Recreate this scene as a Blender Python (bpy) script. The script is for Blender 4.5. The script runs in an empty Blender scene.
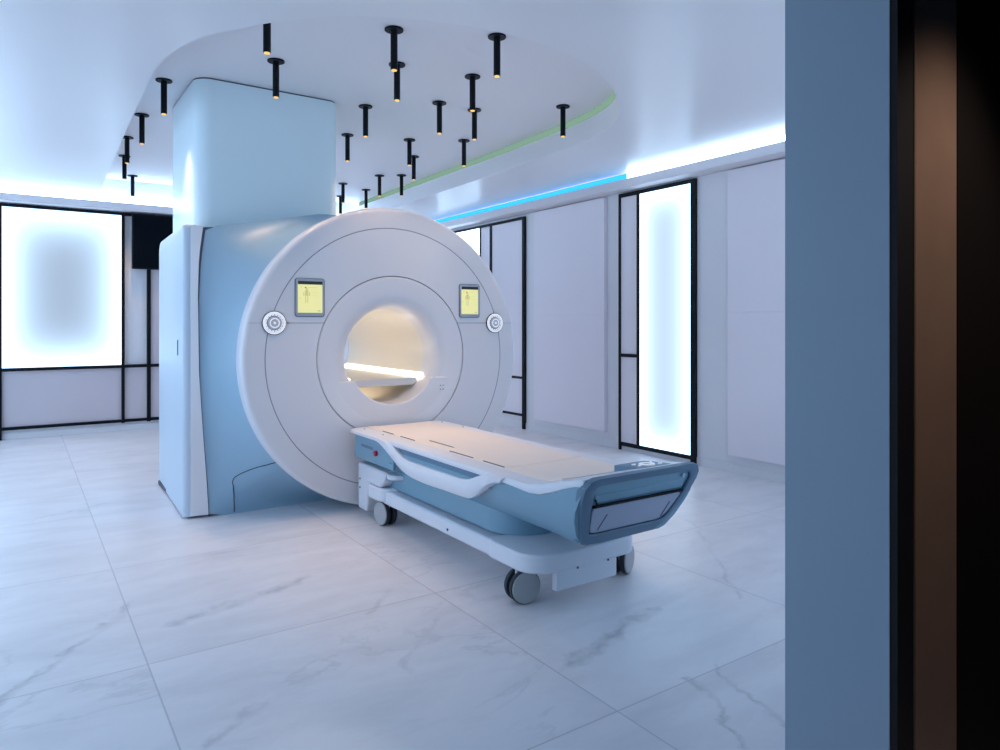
import bpy, bmesh, math, random
from mathutils import Vector, Matrix
random.seed(4)
S = bpy.context.scene
COL = S.collection
PI = math.pi

# ---------------------------------------------------------------- camera, exposure, world
YAW = math.atan2(481, 700)
cam_data = bpy.data.cameras.new('camera')
cam_data.sensor_width = 36.0
cam_data.lens = 25.2
cam_data.shift_y = -0.052
cam_data.clip_start = 0.05
cam = bpy.data.objects.new('camera', cam_data)
cam.location = (0, 0, 1.35)
cam.rotation_euler = (PI/2, 0, -YAW)
COL.objects.link(cam)
S.camera = cam
S.view_settings.view_transform = 'Standard'
S.view_settings.look = 'None'
S.view_settings.exposure = 0.12
S.view_settings.gamma = 1.0
S.view_settings.use_curve_mapping = False
w = bpy.data.worlds.new('world'); S.world = w; w.use_nodes = True
w.node_tree.nodes['Background'].inputs[0].default_value = (0.02, 0.03, 0.05, 1)
w.node_tree.nodes['Background'].inputs[1].default_value = 0.3

COOL = (0.66, 0.83, 1.0)
PANEL_EDGE = 3.8      # brightness of a light panel at its rim
PANEL_MID = 0.8      # and in its middle
COVE = 8.0
def area_light(name, loc, rot, sx, sy, power, color):
    l = bpy.data.lights.new(name, 'AREA'); l.shape = 'RECTANGLE'; l.size = sx; l.size_y = sy
    l.energy = power; l.color = color
    o = bpy.data.objects.new(name, l); o.location = loc; o.rotation_euler = rot; COL.objects.link(o)
    return o
# unseen warm spot added to light the brown door frame
pl = bpy.data.lights.new('frame_fill_light', 'SPOT'); pl.energy = 60; pl.color = (1.0, .80, .66); pl.shadow_soft_size = .05; pl.spot_size = 1.0; pl.spot_blend = .8
plo = bpy.data.objects.new('frame_fill_light', pl); plo.location = (1.85, .1, 2.45); plo.rotation_euler = (Vector((1.76, .77, 1.2))-Vector((1.85, .1, 2.45))).to_track_quat('-Z', 'Y').to_euler(); COL.objects.link(plo)

# ---------------------------------------------------------------- materials
def mat(name, col, rough=.5, spec=.5, metal=0.0, var=.03, scale=6.0, bump=0.0, coat=0.0, emit=None, estr=0.0):
    m = bpy.data.materials.new(name); m.use_nodes = True
    nt = m.node_tree; b = nt.nodes['Principled BSDF']
    b.inputs['Roughness'].default_value = rough
    b.inputs['Specular IOR Level'].default_value = spec
    b.inputs['Metallic'].default_value = metal
    b.inputs['Coat Weight'].default_value = coat
    tc = nt.nodes.new('ShaderNodeTexCoord')
    n = nt.nodes.new('ShaderNodeTexNoise'); n.inputs['Scale'].default_value = scale; n.inputs['Detail'].default_value = 4
    nt.links.new(tc.outputs['Object'], n.inputs['Vector'])
    mx = nt.nodes.new('ShaderNodeMix'); mx.data_type = 'RGBA'
    mx.inputs[6].default_value = (*[c*(1-var) for c in col], 1)
    mx.inputs[7].default_value = (*[min(1, c*(1+var)) for c in col], 1)
    nt.links.new(n.outputs['Fac'], mx.inputs[0])
    nt.links.new(mx.outputs[2], b.inputs['Base Color'])
    if bump:
        bp = nt.nodes.new('ShaderNodeBump'); bp.inputs['Strength'].default_value = bump; bp.inputs['Distance'].default_value = .002
        nt.links.new(n.outputs['Fac'], bp.inputs['Height']); nt.links.new(bp.outputs[0], b.inputs['Normal'])
    if emit:
        b.inputs['Emission Color'].default_value = (*emit, 1); b.inputs['Emission Strength'].default_value = estr
    return m

def emis(name, col, strength):
    m = bpy.data.materials.new(name); m.use_nodes = True; nt = m.node_tree
    nt.nodes.remove(nt.nodes['Principled BSDF'])
    e = nt.nodes.new('ShaderNodeEmission'); e.inputs[0].default_value = (*col, 1); e.inputs[1].default_value = strength
    nt.links.new(e.outputs[0], nt.nodes['Material Output'].inputs[0])
    return m

def panel_emis(name, edge_w, edge=PANEL_EDGE, mid=PANEL_MID):
    """Edge-lit diffuser: brightest along its four rims; uses the UV map (metres from the rim are in UV)."""
    m = bpy.data.materials.new(name); m.use_nodes = True; nt = m.node_tree; L = nt.links
    nt.nodes.remove(nt.nodes['Principled BSDF'])
    tc = nt.nodes.new('ShaderNodeTexCoord'); sep = nt.nodes.new('ShaderNodeSeparateXYZ')
    L.new(tc.outputs['Generated'], sep.inputs[0])
    def mth(op, a, b=None):
        n = nt.nodes.new('ShaderNodeMath'); n.operation = op
        for i, v in enumerate((a, b)):
            if v is None: continue
            if isinstance(v, (int, float)): n.inputs[i].default_value = v
            else: L.new(v, n.inputs[i])
        return n.outputs[0]
    def rim(s, size):        # distance in metres to the nearer of the two rims
        a = mth('MULTIPLY', s, size); b = mth('SUBTRACT', size, a)
        return mth('MINIMUM', a, b)
    du = rim(sep.outputs[0 if edge_w[2] == 'x' else 1], edge_w[0]); dv = rim(sep.outputs[2], edge_w[1])
    fall = edge_w[3]
    eu = mth('POWER', 2.718, mth('MULTIPLY', mth('POWER', mth('DIVIDE', du, fall), 1.3), -1.0))
    ev = mth('POWER', 2.718, mth('MULTIPLY', mth('POWER', mth('DIVIDE', dv, fall*1.1), 1.3), -1.0))
    f = mth('SUBTRACT', 1.0, mth('MULTIPLY', mth('SUBTRACT', 1.0, eu), mth('SUBTRACT', 1.0, ev)))
    mc = nt.nodes.new('ShaderNodeMix'); mc.data_type = 'RGBA'
    mc.inputs[6].default_value = (.60*mid, .77*mid, 1.02*mid, 1); mc.inputs[7].default_value = (.60*edge, .87*edge, 1.18*edge, 1)
    L.new(f, mc.inputs[0])
    e = nt.nodes.new('ShaderNodeEmission'); L.new(mc.outputs[2], e.inputs[0]); e.inputs[1].default_value = 1.0
    L.new(e.outputs[0], nt.nodes['Material Output'].inputs[0])
    return m

M = {}
M['wall'] = mat('wall_white', (.80, .80, .84), .55, .3, var=.015, scale=3)
M['wall_panel'] = mat('wall_panel_white', (.87, .82, .88), .45, .4, var=.012, scale=2)
M['ceiling'] = mat('stretch_ceiling', (.80, .80, .83), .30, .55, var=.01, scale=2)
M['ceiling_matt'] = mat('ceiling_matt', (.80, .79, .82), .6, .3, var=.01, scale=2)
M['infill'] = mat('infill_grey', (.64, .58, .62), .45, .4, var=.012, scale=2)
M['ledge'] = mat('ledge_paint', (.76, .74, .78), .5, .3, var=.015)
M['black'] = mat('black_metal', (.002, .004, .008), .5, .2, var=.1)
M['gasket'] = mat('gasket_black', (.004, .004, .007), .6, .2, var=.1)
M['screenblack'] = mat('screen_black', (.002, .004, .008), .4, .06, var=.1)
M['tower'] = mat('tower_paint', (.76, .91, .97), .3, .5, var=.012, scale=2)
M['mri_white'] = mat('scanner_white', (.76, .76, .80), .32, .5, var=.012, scale=3, coat=.2)
M['mri_side'] = mat('scanner_side_white', (.55, .65, .75), .35, .5, var=.012, scale=3)
M['mri_blue'] = mat('scanner_blue_grey', (.33, .51, .65), .38, .5, var=.02, scale=3)
M['joint'] = mat('joint_grey', (.30, .32, .38), .6, .2, var=.05)
M['seam'] = mat('seam_grey', (.09, .10, .14), .6, .2, var=.05)
M['bore'] = mat('bore_white', (.80, .76, .70), .35, .5, var=.01)
M['rail'] = mat('rail_white', (.75, .74, .74), .4, .4, var=.01)
M['deck'] = mat('deck_cream', (.88, .78, .70), .42, .4, var=.012)
M['deck_white'] = mat('deck_rim_white', (.76, .78, .84), .35, .5, var=.012)
M['table_blue'] = mat('table_blue_grey', (.20, .365, .48), .4, .45, var=.02)
M['table_dark'] = mat('table_slate', (.16, .27, .38), .45, .4, var=.03)
M['console'] = mat('console_blue_shaded', (.11, .20, .29), .42, .4, var=.02)  # hull blue-grey, darkened to paint in the shade on the foot end
M['table_groove'] = mat('table_groove_blue', (.13, .22, .32), .5, .4, var=.03)
M['base_white'] = mat('base_white', (.72, .76, .84), .4, .45, var=.012)
M['panel_grey'] = mat('end_panel_grey', (.36, .41, .53), .35, .5, var=.02)
M['wheel'] = mat('wheel_grey', (.42, .44, .46), .45, .4, var=.03)
M['tyre'] = mat('tyre_black', (.02, .03, .04), .55, .3, var=.1)
M['chrome'] = mat('chrome', (.6, .62, .66), .2, .5, metal=1, var=.02)
M['red'] = mat('red_plastic', (.42, .01, .06), .3, .5, var=.03)
M['display_frame'] = mat('display_frame_grey', (.36, .42, .50), .35, .4, var=.02)
M['screen_yellow'] = mat('screen_yellow', (.3, .3, .15), .3, .4, emit=(.80, .78, .34), estr=.75)
M['screen_bar'] = mat('screen_bar_dark', (.02, .03, .03), .3, .4)
M['screen_ink'] = mat('screen_ink', (.25, .25, .1), .3, .3, emit=(.58, .56, .24), estr=.7)
M['screen_red'] = mat('screen_mark_red', (.3, .05, .03), .3, .3, emit=(.7, .12, .05), estr=.5)
M['dial_white'] = mat('dial_white', (.80, .80, .82), .3, .5, emit=(.9, .93, 1), estr=.42)
M['dial_face'] = mat('dial_face_grey', (.52, .55, .62), .35, .5)
M['dial_grey'] = mat('dial_grey', (.36, .40, .46), .35, .5)
M['mark_white'] = mat('mark_white', (.8, .82, .85), .4, .4, emit=(.9, .95, 1), estr=.3)
M['wood'] = mat('door_frame_brown', (.145, .098, .076), .35, .4, var=.12, scale=9)
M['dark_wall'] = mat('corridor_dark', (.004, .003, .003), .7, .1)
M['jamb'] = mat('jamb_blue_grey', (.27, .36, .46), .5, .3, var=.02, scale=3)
M['lens'] = emis('lamp_glow', (1.0, .62, .2), 1.1)
M['led_white'] = emis('led_white', (.58, .84, 1.12), COVE)
M['led_cyan'] = emis('led_cyan', (.03, .35, .74), 1.9)
M['violet_fill'] = emis('violet_fill', (.40, .22, 1.0), 14.0)
M['led_white_back'] = emis('led_white_back', (.58, .84, 1.12), 11.0)
M['led_green'] = emis('led_green', (.36, .60, .46), .60)
M['bore_under'] = emis('bore_under_fill', (1.0, .82, .6), 5.0)
M['bore_led'] = emis('bore_led', (1.0, .86, .68), 5.5)

# marble tile floor
def marble():
    m = bpy.data.materials.new('marble_tiles'); m.use_nodes = True
    nt = m.node_tree; L = nt.links; N = nt.nodes; b = N['Principled BSDF']
    tc = N.new('ShaderNodeTexCoord')
    def mth(op, a, b_=None, c=None):
        n = N.new('ShaderNodeMath'); n.operation = op
        for i, v in enumerate((a, b_, c)):
            if v is None: continue
            if isinstance(v, (int, float)): n.inputs[i].default_value = v
            else: L.new(v, n.inputs[i])
        return n.outputs[0]
    sep = N.new('ShaderNodeSeparateXYZ'); L.new(tc.outputs['Object'], sep.inputs[0])
    T = 1.295
    tx = mth('DIVIDE', mth('SUBTRACT', sep.outputs[0], .42), T)
    ty = mth('DIVIDE', mth('SUBTRACT', sep.outputs[1], 3.07), T)
    fx = mth('FRACT', tx); fy = mth('FRACT', ty)
    ex = mth('MINIMUM', fx, mth('SUBTRACT', 1.0, fx)); ey = mth('MINIMUM', fy, mth('SUBTRACT', 1.0, fy))
    e = mth('MINIMUM', ex, ey)
    grout = mth('LESS_THAN', e, .0024)
    # one random turn per tile for the veins
    idx = mth('FLOOR', tx); idy = mth('FLOOR', ty)
    cmb = N.new('ShaderNodeCombineXYZ'); L.new(idx, cmb.inputs[0]); L.new(idy, cmb.inputs[1])
    wn = N.new('ShaderNodeTexWhiteNoise'); L.new(cmb.outputs[0], wn.inputs['Vector'])
    off = N.new('ShaderNodeVectorMath'); off.operation = 'SCALE'; L.new(wn.outputs['Color'], off.inputs[0]); off.inputs['Scale'].default_value = 9.0
    add = N.new('ShaderNodeVectorMath'); add.operation = 'ADD'; L.new(tc.outputs['Object'], add.inputs[0]); L.new(off.outputs[0], add.inputs[1])
    mp = N.new('ShaderNodeMapping'); mp.inputs['Rotation'].default_value = (0, 0, math.radians(8)); mp.inputs['Scale'].default_value = (.55, 1.5, 1)
    L.new(add.outputs[0], mp.inputs[0])
    n1 = N.new('ShaderNodeTexNoise'); n1.inputs['Scale'].default_value = 1.1; n1.inputs['Detail'].default_value = 9; n1.inputs['Roughness'].default_value = .6; n1.inputs['Distortion'].default_value = .7
    L.new(mp.outputs[0], n1.inputs['Vector'])
    vein = mth('ABSOLUTE', mth('SUBTRACT', n1.outputs['Fac'], .5))
    v1 = mth('SUBTRACT', 1.0, mth('MINIMUM', mth('DIVIDE', vein, .014), 1.0))
    n2 = N.new('ShaderNodeTexNoise'); n2.inputs['Scale'].default_value = .9; n2.inputs['Detail'].default_value = 2
    L.new(add.outputs[0], n2.inputs['Vector'])
    mask = N.new('ShaderNodeMapRange'); mask.inputs['From Min'].default_value = .50; mask.inputs['From Max'].default_value = .62
    L.new(n2.outputs['Fac'], mask.inputs['Value'])
    v1 = mth('MULTIPLY', v1, mask.outputs[0])
    n3 = N.new('ShaderNodeTexNoise'); n3.inputs['Scale'].default_value = 2.6; n3.inputs['Detail'].default_value = 6; n3.inputs['Roughness'].default_value = .65; n3.inputs['Distortion'].default_value = .4
    L.new(mp.outputs[0], n3.inputs['Vector'])
    cloud = N.new('ShaderNodeMapRange'); cloud.inputs['From Min'].default_value = .42; cloud.inputs['From Max'].default_value = .72
    L.new(n3.outputs['Fac'], cloud.inputs['Value'])
    # the larger grey veins of the slabs: (x0, y0, x1, y1, half width, strength), wobbling with noise
    VEINS = ((-0.047, 3.074, 0.423, 3.747, 0.016, 0.45),
             (0.575, 3.402, 1.217, 3.626, 0.03, 0.5),
             (0.49, 2.38, 0.708, 2.515, 0.014, 0.35),
             (1.771, 2.107, 2.472, 2.339, 0.022, 0.5),
             (2.122, 1.753, 1.901, 1.392, 0.009, 0.4),
             (2.261, 1.77, 2.066, 1.363, 0.009, 0.4),
             (1.359, 3.034, 1.525, 3.246, 0.014, 0.3),
             (0.635, 6.042, 0.062, 5.778, 0.012, 0.25),
             (1.222, 2.465, 1.577, 2.777, 0.012, 0.22),
             (3.79, 3.216, 2.896, 2.149, 0.01, 0.25))
    nw = N.new('ShaderNodeTexNoise'); nw.inputs['Scale'].default_value = 3.5; nw.inputs['Detail'].default_value = 7; nw.inputs['Roughness'].default_value = .65
    L.new(tc.outputs['Object'], nw.inputs['Vector'])
    sw = N.new('ShaderNodeSeparateColor'); L.new(nw.outputs['Color'], sw.inputs[0])
    wx = mth('ADD', sep.outputs[0], mth('MULTIPLY', mth('SUBTRACT', sw.outputs[0], .5), .28))
    wy = mth('ADD', sep.outputs[1], mth('MULTIPLY', mth('SUBTRACT', sw.outputs[1], .5), .28))
    nb = N.new('ShaderNodeTexNoise'); nb.inputs['Scale'].default_value = 7; nb.inputs['Detail'].default_value = 5
    L.new(tc.outputs['Object'], nb.inputs['Vector'])
    brk = N.new('ShaderNodeMapRange'); brk.inputs['From Min'].default_value = .40; brk.inputs['From Max'].default_value = .58
    L.new(nb.outputs['Fac'], brk.inputs['Value'])
    big = None
    for x0, y0, x1, y1, hw, st in VEINS:
        dx, dy = x1-x0, y1-y0; LL = math.hypot(dx, dy); ux, uy = dx/LL, dy/LL
        px_ = mth('SUBTRACT', wx, x0); py_ = mth('SUBTRACT', wy, y0)
        al = mth('ADD', mth('MULTIPLY', px_, ux), mth('MULTIPLY', py_, uy))
        ac = mth('ABSOLUTE', mth('SUBTRACT', mth('MULTIPLY', px_, uy), mth('MULTIPLY', py_, ux)))
        over = mth('MAXIMUM', mth('MAXIMUM', mth('SUBTRACT', al, LL), mth('MULTIPLY', al, -1.0)), 0.0)
        d = mth('ADD', ac, mth('MULTIPLY', over, .6))
        v = mth('MULTIPLY', mth('MAXIMUM', mth('SUBTRACT', 1.0, mth('DIVIDE', d, hw*2)), 0.0), st)
        big = v if big is None else mth('MAXIMUM', big, v)
    big = mth('MULTIPLY', big, mth('ADD', .25, mth('MULTIPLY', brk.outputs[0], .75)))
    c1 = N.new('ShaderNodeMix'); c1.data_type = 'RGBA'; c1.inputs[6].default_value = (.80, .80, .84, 1); c1.inputs[7].default_value = (.68, .68, .72, 1)
    L.new(cloud.outputs[0], c1.inputs[0])
    c2 = N.new('ShaderNodeMix'); c2.data_type = 'RGBA'; c2.inputs[7].default_value = (.34, .35, .38, 1)
    L.new(mth('MAXIMUM', mth('MULTIPLY', v1, .22), mth('MULTIPLY', big, 1.3)), c2.inputs[0]); L.new(c1.outputs[2], c2.inputs[6])
    c3 = N.new('ShaderNodeMix'); c3.data_type = 'RGBA'; c3.inputs[7].default_value = (.42, .42, .46, 1)
    L.new(mth('MULTIPLY', grout, .6), c3.inputs[0]); L.new(c2.outputs[2], c3.inputs[6])
    L.new(c3.outputs[2], b.inputs['Base Color'])
    b.inputs['Roughness'].default_value = .34; b.inputs['Specular IOR Level'].default_value = .5
    return m
M['floor'] = marble()

# ---------------------------------------------------------------- mesh helpers
def finish(name, bm, m, parent=None, bevel=0.0, seg=2, smooth=False, angle=40, kind=None):
    bmesh.ops.recalc_face_normals(bm, faces=bm.faces)
    me = bpy.data.meshes.new(name); bm.to_mesh(me); bm.free()
    for p in me.polygons: p.use_smooth = smooth or bevel > 0
    o = bpy.data.objects.new(name, me); COL.objects.link(o)
    mats = m if isinstance(m, (list, tuple)) else [m]
    for x in mats: me.materials.append(M[x] if isinstance(x, str) else x)
    if smooth or bevel: me.set_sharp_from_angle(angle=math.radians(angle))
    if bevel:
        md = o.modifiers.new('bevel', 'BEVEL'); md.width = bevel; md.segments = seg; md.limit_method = 'ANGLE'; md.angle_limit = math.radians(35)
        md.harden_normals = False
    if parent:
        o.parent = parent; o.location = -Vector(parent['origin']) if 'origin' in parent else (0, 0, 0)
    if kind: o['kind'] = kind
    return o

def root(name, loc, label=None, cat=None, group=None, kind=None):
    o = bpy.data.objects.new(name, None); o.location = loc; COL.objects.link(o); o.empty_display_size = .1
    o['origin'] = list(loc)
    if label: o['label'] = label
    if cat: o['category'] = cat
    if group: o['group'] = group
    if kind: o['kind'] = kind
    return o
def tag(o, label, cat, group=None):
    o['label'] = label; o['category'] = cat
    if group: o['group'] = group
    return o

def child_of(o, parent_obj, top):
    """sub-part: o is already in the top thing's space; hang it under parent_obj (same space)."""
    o.parent = parent_obj; o.location = (0, 0, 0)
    return o

def box(bm, x0, x1, y0, y1, z0, z1, mi=0):
    v = [bm.verts.new(p) for p in ((x0,y0,z0),(x1,y0,z0),(x1,y1,z0),(x0,y1,z0),(x0,y0,z1),(x1,y0,z1),(x1,y1,z1),(x0,y1,z1))]
    for f in ((3,2,1,0),(4,5,6,7),(0,1,5,4),(1,2,6,5),(2,3,7,6),(3,0,4,7)):
        fc = bm.faces.new([v[i] for i in f]); fc.material_index = mi
def bx(name, x0, x1, y0, y1, z0, z1, m, parent=None, bevel=0.0, **k):
    bm = bmesh.new(); box(bm, x0, x1, y0, y1, z0, z1)
    return finish(name, bm, m, parent, bevel, **k)

def prism(bm, pts, a, b, axis):
    """polygon pts extruded from a to b along axis; pts are the two other coords in xyz order."""
    def p3(p, t):
        return {'x': (t, p[0], p[1]), 'y': (p[0], t, p[1]), 'z': (p[0], p[1], t)}[axis]
    A = [bm.verts.new(p3(p, a)) for p in pts]; B = [bm.verts.new(p3(p, b)) for p in pts]
    n = len(pts)
    bm.faces.new(A); bm.faces.new(B[::-1])
    for i in range(n): bm.faces.new((A[i], B[i], B[(i+1) % n], A[(i+1) % n]))

def grid(bm, rows, close_u=False, close_v=False, mi=0):
    V = [[bm.verts.new(p) for p in r] for r in rows]
    R, Cn = len(V), len(V[0])
    for i in range(R if close_v else R-1):
        for j in range(Cn if close_u else Cn-1):
            a, b, c, d = V[i][j], V[i][(j+1) % Cn], V[(i+1) % R][(j+1) % Cn], V[(i+1) % R][j]
            try: bm.faces.new((a, b, c, d)).material_index = mi
            except ValueError: pass
    return V

def lathe_y(bm, cx, cz, prof, n=96, closed=False, a0=0, a1=2*PI):
    """profile of (r, y) turned about the Y-parallel axis through (cx, cz)"""
    full = abs(a1-a0-2*PI) < 1e-6
    k = n if full else n+1
    rows = [[(cx+r*math.cos(a0+(a1-a0)*i/n), y, cz+r*math.sin(a0+(a1-a0)*i/n)) for i in range(k)] for r, y in prof]
    grid(bm, rows, close_u=full, close_v=closed)

def cyl(bm, c, axis, r, h, n=32, r2=None):
    """closed cylinder centred at c along unit axis"""
    ax = Vector(axis).normalized(); q = Vector((0, 0, 1)).rotation_difference(ax).to_matrix().to_4x4()
    bmesh.ops.create_cone(bm, cap_ends=True, segments=n, radius1=r, radius2=r if r2 is None else r2, depth=h, matrix=Matrix.Translation(c) @ q)

def tube(bm, pts, r, n=8):
    P = [Vector(p) for p in pts]; rows = []
    for i, p in enumerate(P):
        t = (P[min(i+1, len(P)-1)] - P[max(i-1, 0)]).normalized()
        u = t.cross(Vector((0, 0, 1)));
        if u.length < 1e-3: u = t.cross(Vector((1, 0, 0)))
        u.normalize(); v = u.cross(t)
        rows.append([p + u*r*math.cos(2*PI*k/n) + v*r*math.sin(2*PI*k/n) for k in range(n)])
    V = grid(bm, rows, close_u=True)
    bm.faces.new(V[0]); bm.faces.new(V[-1])

def rrect(x0, x1, y0, y1, r, n=6):
    rs = r if isinstance(r, (list, tuple)) else [r]*4     # corners: (x1,y1) (x0,y1) (x0,y0) (x1,y0)
    out = []
    for (cx, cy, s), rr in zip(((x1, y1, 0), (x0, y1, 1), (x0, y0, 2), (x1, y0, 3)), rs):
        sx = -1 if s in (0, 3) else 1; sy = -1 if s in (0, 1) else 1
        if rr <= 0: out.append((cx, cy)); continue
        for i in range(n+1):
            a = PI/2*s + PI/2*i/n
            out.append((cx+sx*rr+rr*math.cos(a), cy+sy*rr+rr*math.sin(a)))
    return out

def spline(pts, n=8):
    """Catmull-Rom through 2-D points"""
    out = []
    for i in range(len(pts)-1):
        p0 = pts[max(i-1, 0)]; p1 = pts[i]; p2 = pts[i+1]; p3 = pts[min(i+2, len(pts)-1)]
        for k in range(n):
            t = k/n
            out.append(tuple(.5*((2*b)+(-a+c)*t+(2*a-5*b+4*c-d)*t*t+(-a+3*b-3*c+d)*t**3) for a, b, c, d in zip(p0, p1, p2, p3)))
    out.append(tuple(pts[-1]))
    return out

# ---------------------------------------------------------------- room shell
XL, XR, YF, YB = -3.0, 5.32, 1.02, 9.92      # left wall, right wall, door wall (room side), back wall
HS, HU = 2.90, 3.14                         # lower glossy ceiling, ceiling inside the recess
bx('floor', XL-.2, XR+.2, -1.6, YB+.2, -.12, 0, 'floor', kind='structure')
bx('wall_back', XL-.15, XR+.15, YB, YB+.15, 0, HU+.1, 'wall', kind='structure')
bx('wall_right', XR, XR+.15, .77, YB, 0, HU+.1, 'wall', kind='structure')
bx('wall_left', XL-.15, XL, .77, YB, 0, HU+.1, 'wall', kind='structure')
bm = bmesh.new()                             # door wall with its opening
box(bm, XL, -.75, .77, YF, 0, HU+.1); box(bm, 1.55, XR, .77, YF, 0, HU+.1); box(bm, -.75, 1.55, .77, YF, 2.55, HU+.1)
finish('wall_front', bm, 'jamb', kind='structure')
bx('ceiling_recess', XL-.1, XR+.1, .75, YB+.1, HU, HU+.08, 'ceiling_matt', kind='structure')

# lower ceiling: a slab with a rounded opening that runs out to the back wall
edge = [(.80, 9.70), (.76, 8.37), (.72, 6.70), (.70, 5.75), (.69, 5.2), (.685, 4.85), (.70, 4.53), (.75, 4.24), (.84, 4.00),
        (.97, 3.79), (1.14, 3.57), (1.42, 3.31), (1.84, 3.13), (2.2, 3.07), (2.52, 3.09), (2.88, 3.19), (3.27, 3.42),
        (3.62, 3.73), (3.86, 4.08), (3.98, 4.50), (4.03, 5.0), (4.06, 5.55), (4.09, 6.2), (4.11, 7.2), (4.14, 8.56), (4.15, 9.70)]
edge = spline(edge, 5)
poly = [(XL, .9), (XR, .9), (XR, 9.70)] + edge[::-1] + [(XL, 9.70)]
bm = bmesh.new()
vs = [bm.verts.new((x, y, HS)) for x, y in poly]
es = [bm.edges.new((vs[i], vs[(i+1) % len(vs)])) for i in range(len(vs))]
bmesh.ops.triangle_fill(bm, use_beauty=True, edges=es, normal=(0, 0, -1))
g = bmesh.ops.extrude_face_region(bm, geom=bm.faces[:])
for v in g['geom']:
    if isinstance(v, bmesh.types.BMVert): v.co.z = HU - .002
finish('ceiling', bm, 'ceiling', kind='structure')

# shallow ledges below the coves, and their light strips
bx('trim_1', XL, XR, 9.72, YB, 2.74, 2.83, 'ledge', bevel=.006, kind='structure')
bx('trim_2', 5.12, XR, YF, 9.72, 2.74, 2.83, 'ledge', bevel=.006, kind='structure')
bx('trim_3', XL, XL+.2, YF, 9.72, 2.74, 2.83, 'ledge', bevel=.006, kind='structure')
bx('baseboard_right', XR-.012, XR, YF, YB, 0, .075, 'wall', kind='structure')
bx('baseboard_back', XL, XR-.012, YB-.012, YB, 0, .075, 'wall', kind='structure')

def strip(name, x0, x1, y0, y1, z0, z1, m, label, group=None):
    t = root(name, ((x0+x1)/2, (y0+y1)/2, z0), label, 'light strip', group)
    bx('light_tape', x0, x1, y0, y1, z0, z1, m, t)
    return t
strip('light_strip', 5.15, 5.16, 5.20, 9.60, 2.832, 2.890, 'led_cyan', 'cyan glowing light strip lying on the right wall ledge, away from the doorway')
strip('light_strip', 5.15, 5.16, 1.10, 5.19, 2.832, 2.888, 'led_white', 'bright white light strip lying on the right wall ledge, on the doorway side')
strip('light_strip', 5.19, 5.21, 5.20, 9.60, 2.831, 2.840, 'violet_fill', 'hidden violet light strip added beside the cyan one to tint the ceiling')  # added out of sight for a purple glow on the ceiling
strip('light_strip', XL+.1, 5.1, 9.84, 9.855, 2.832, 2.90, 'led_white_back', 'white light strip on the ledge above the back wall windows')
strip('light_strip', XL+.02, XL+.035, 1.2, 9.6, 2.832, 2.87, 'led_white', 'white light strip on the ledge of the left side wall')
# green tape that follows the far rim of the ceiling recess
gpts = [p for p in edge if p[0] > 3.2 and p[1] > 3.4]
bm = bmesh.new()
cx0, cy0 = 2.3, 6.0
rows = []
for i, (x, y) in enumerate(gpts):
    q = gpts[min(i+1, len(gpts)-1)]; p = gpts[max(i-1, 0)]
    t = Vector((q[0]-p[0], q[1]-p[1])).normalized(); nrm = Vector((-t.y, t.x))
    if nrm.dot(Vector((cx0-x, cy0-y))) < 0: nrm = -nrm
    a = Vector((x, y)) + nrm*.003; b = a + nrm*.006
    rows.append([(a.x, a.y, HU-.062), (b.x, b.y, HU-.062), (b.x, b.y, HU-.006), (a.x, a.y, HU-.006)])
V = grid(bm, rows, close_u=True); bm.faces.new(V[0]); bm.faces.new(V[-1])
tag(finish('light_strip', bm, 'led_green'), 'soft green light strip curving along the far rim of the ceiling recess', 'light strip')

# ---------------------------------------------------------------- windows (black grids with glowing panes)
def bars(name, parent, lst, plane, d0, d1):
    """lst of (u0,u1,z0,z1); plane 'x' = on the right wall, 'y' = on the back wall"""
    bm = bmesh.new()
    for u0, u1, z0, z1 in lst:
        if plane == 'y': box(bm, u0, u1, d0, d1, z0, z1)
        else: box(bm, d0, d1, u0, u1, z0, z1)
    return finish(name, bm, 'black', parent)

t = root('window_1', (.46, YB, 0), kind='structure')
bars('window_frame', t, [(-3.0, 2.6, 2.695, 2.73), (-.20, -.163, 0, 2.695), (1.055, 1.09, .10, 2.695), (1.342, 1.385, .10, 2.695), (2.55, 2.59, 0, 2.695),
    (-.163, 1.055, .79, .828), (1.09, 1.342, .79, .828), (1.385, 2.55, .79, .828), (-.163, 1.055, .11, .145), (1.09, 1.342, .11, .145), (1.385, 2.55, .11, .145),
    (-2.9, -.2, .79, .828), (-2.95, -2.91, 0, 2.695), (-1.58, -1.54, 0, .79)], 'y', YB-.05, YB-.006)
bx('glowing_pane', -.163, 1.055, YB-.03, YB-.008, .828, 2.695, panel_emis('pane_glow_back', (1.218, 1.867, 'x', .19), 2.1, .62), t)
bx('glowing_pane', -2.91, -.2, YB-.03, YB-.008, .828, 2.695, panel_emis('pane_glow_back_side', (2.71, 1.867, 'x', .2)), t)
bx('infill_panel', -.163, 1.055, YB-.02, YB-.004, .145, .79, 'infill', t)
bx('infill_panel', 1.09, 1.342, YB-.02, YB-.004, .145, .79, 'infill', t)
bx('infill_panel', 1.385, 2.55, YB-.02, YB-.004, .145, .79, 'infill', t)
bx('infill_panel', 1.385, 2.55, YB-.02, YB-.004, .828, 2.695, 'infill', t)

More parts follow.
